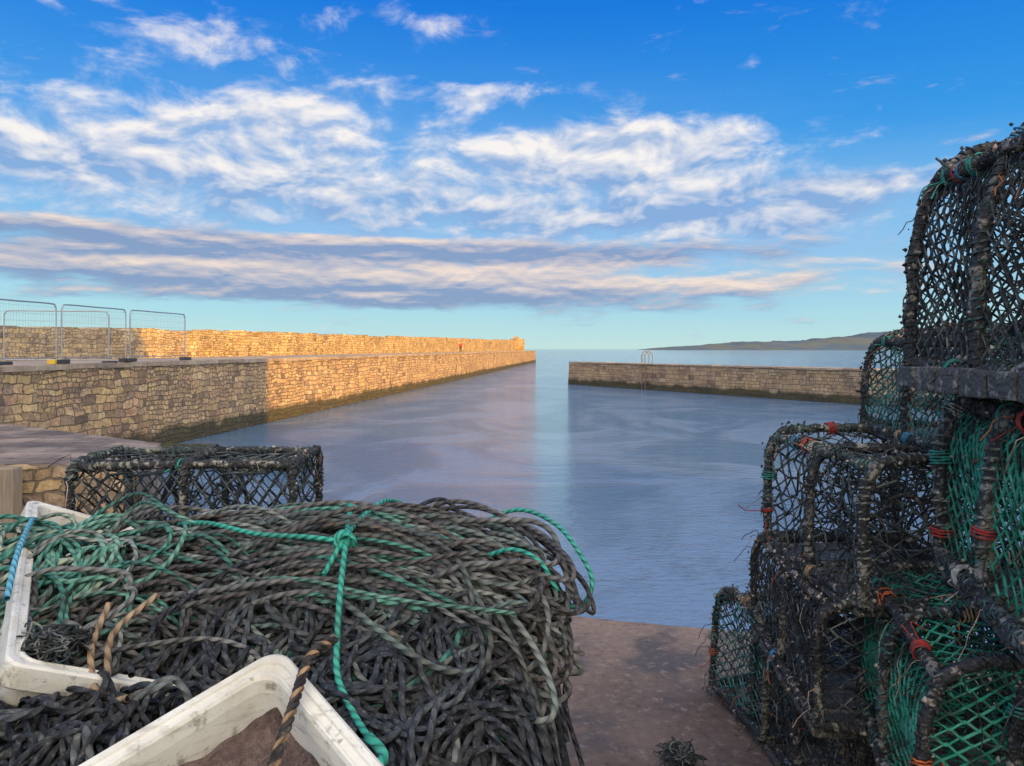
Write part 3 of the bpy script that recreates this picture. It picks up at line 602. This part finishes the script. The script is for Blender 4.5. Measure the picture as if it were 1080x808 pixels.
def fish_box(corner,ex,ey,L,Wd,D=.2,lip=.03,fill=.055,mud=True):
    ex=Vector(ex).normalized();ey=Vector(ey);ey=(ey-ex*ey.dot(ex)).normalized();n=ex.cross(ey); 
    if n.z<0: n=-n
    e=empty('fish_box',corner); M=Matrix((ex,ey,n)).transposed(); 
    def T(p): v=M@Vector(p); return [v.x,v.y,v.z]
    mb=MB()
    def ring(ins,z,rad,k=6):
        pts=[]
        for (cx,cy,a0) in((rad+ins,rad+ins,math.pi),(L-rad-ins,rad+ins,1.5*math.pi),(L-rad-ins,Wd-rad-ins,0),(rad+ins,Wd-rad-ins,.5*math.pi)):
            for q in range(k+1):
                a=a0+q/k*math.pi/2; pts.append(T((cx+rad*math.cos(a),cy+rad*math.sin(a),z)))
        return pts
    prof=[(.004,-.045),(.0,-.041),(0,-.004),(.004,0),(lip*.4,0),(lip*.45,-.003),(lip*.75,-.003),(lip*.8,0),(lip-.003,0),(lip,-.004),(lip+.004,-.02),(lip+.02,-D+.02),(lip+.03,-D+.01)]
    outp=[(.004,-.045),(.012,-.045),(.018,-.04),(.022,-.08),(.024,-.08),(.03,-.085),(.036,-D),(.05,-D)]
    def loft(pf,flip,cap):
        rs=[ring(i,z,.03) for i,z in pf];m=len(rs[0]);V=[p for r in rs for p in r];F=[]
        for a in range(len(rs)-1):
            for b in range(m):
                f=[a*m+b,a*m+(b+1)%m,(a+1)*m+(b+1)%m,(a+1)*m+b]; F.append(f[::-1] if flip else f)
        mb.add(V,F)
        if cap:
            zz=pf[-1][1];i=pf[-1][0]; mb.add([T((i,i,zz)),T((L-i,i,zz)),T((L-i,Wd-i,zz)),T((i,Wd-i,zz))],[[0,1,2,3]])
    loft(prof,False,True);loft(outp,True,True)
    for s in np.linspace(.12,L-.12,6):
        for yy in(.014,Wd-.014):
            mb.box(T((s,yy,-.09)),[.012,.02,.12],rot=np.array(M))
    mb.build('shell',m_box,e,smooth=False)
    if mud:
        V=[];F=[];a,b=60,40
        for i in range(a):
            for j in range(b):
                u=lip+.008+(L-2*lip-.016)*i/(a-1);v=lip+.008+(Wd-2*lip-.016)*j/(b-1)
                V.append(T((u,v,-fill+.025*fnoise(u*11,v*11,3.)+.014*fnoise(u*40,v*40))))
        for i in range(a-1):
            for j in range(b-1):F.append([i*b+j,(i+1)*b+j,(i+1)*b+j+1,i*b+j+1])
        mm=MB();mm.add(V,F);mm.build('mud',m_mud,e)
    return e,T
fish_box((-.315,1.0,3.600),(-.718,-.635,-.286),(.692,-.656,-.296),.68,.42)
fish_box((-.85,.55,2.70),(1,0,0),(0,1,0),.7,.45,mud=False); fish_box((-.84,.56,2.89),(1,.02,0),(0,1,0),.7,.45,mud=False); fish_box((-.85,.54,3.08),(1,-.02,0),(0,1,0),.7,.45,mud=False)
fish_box((-.857,1.25,3.470),(-.516,.85,.115),(.84,.42,-.42),.97,.36,D=.13,mud=False)
P=spl([[-.245,1.02,3.60],[-.262,.96,3.60],[-.265,.90,3.57],[-.27,.84,3.53],[-.275,.78,3.50],[-.28,.70,3.46]],90)
m_or=mat_rope('orange_strand',[(0,(.42,.25,.13)),(1,(.5,.32,.18))],dirt=.3)
tr=empty('twisted_rope')
Tn=np.gradient(P,axis=0);Tn/=np.linalg.norm(Tn,axis=1)[:,None];U=np.cross(Tn,[1.,0,0]);U/=np.linalg.norm(U,axis=1)[:,None];Wv=np.cross(Tn,U);ll=np.concatenate([[0],np.cumsum(np.linalg.norm(np.diff(P,axis=0),axis=1))])
for j,(mt) in enumerate((m_or,m_bt,m_bt)):
    a=ll/.030*2*math.pi+j*2.09; q=MB(); q.tube(P+(U*np.cos(a)[:,None]+Wv*np.sin(a)[:,None])*.0036,.0036,8); q.build('strand',mt,tr)
q=MB(); q.tube(spl([[-1.20,1.85,3.575],[-1.13,1.72,3.575],[-1.04,1.55,3.56],[-.97,1.42,3.52]],30),.006,8); q.build('blue_rope',m_blue)
def clump(name,c,r,n,mat,seed):
    R=np.random.default_rng(seed);q=MB()
    for i in range(n):
        k=26; d=R.normal(0,1,3);P=[np.zeros(3)]
        for j in range(k):
            d=d*.8+R.normal(0,.5,3)-P[-1]*6/r*.1; P.append(P[-1]+d*r*.10)
        q.tube(np.array(P)*np.array([1,1,.5])+np.array(c)+R.normal(0,r*.25,3)*np.array([1,1,.3]),.002,4,rn=float(R.random()))
    q.build(name,mat)
clump('net_twine_clump',(-.37,.80,3.48),.05,40,m_nt,3)
clump('net_twine_clump',(-.84,1.36,3.46),.06,90,m_nb,4)
clump('net_twine_clump',(.60,2.65,2.54),.08,70,m_nb,6)
clump('net_twine_clump',(.30,2.3,2.56),.12,70,m_nb,8)
print('faces',sum(len(o.data.polygons) for o in S.objects if o.type=='MESH'))
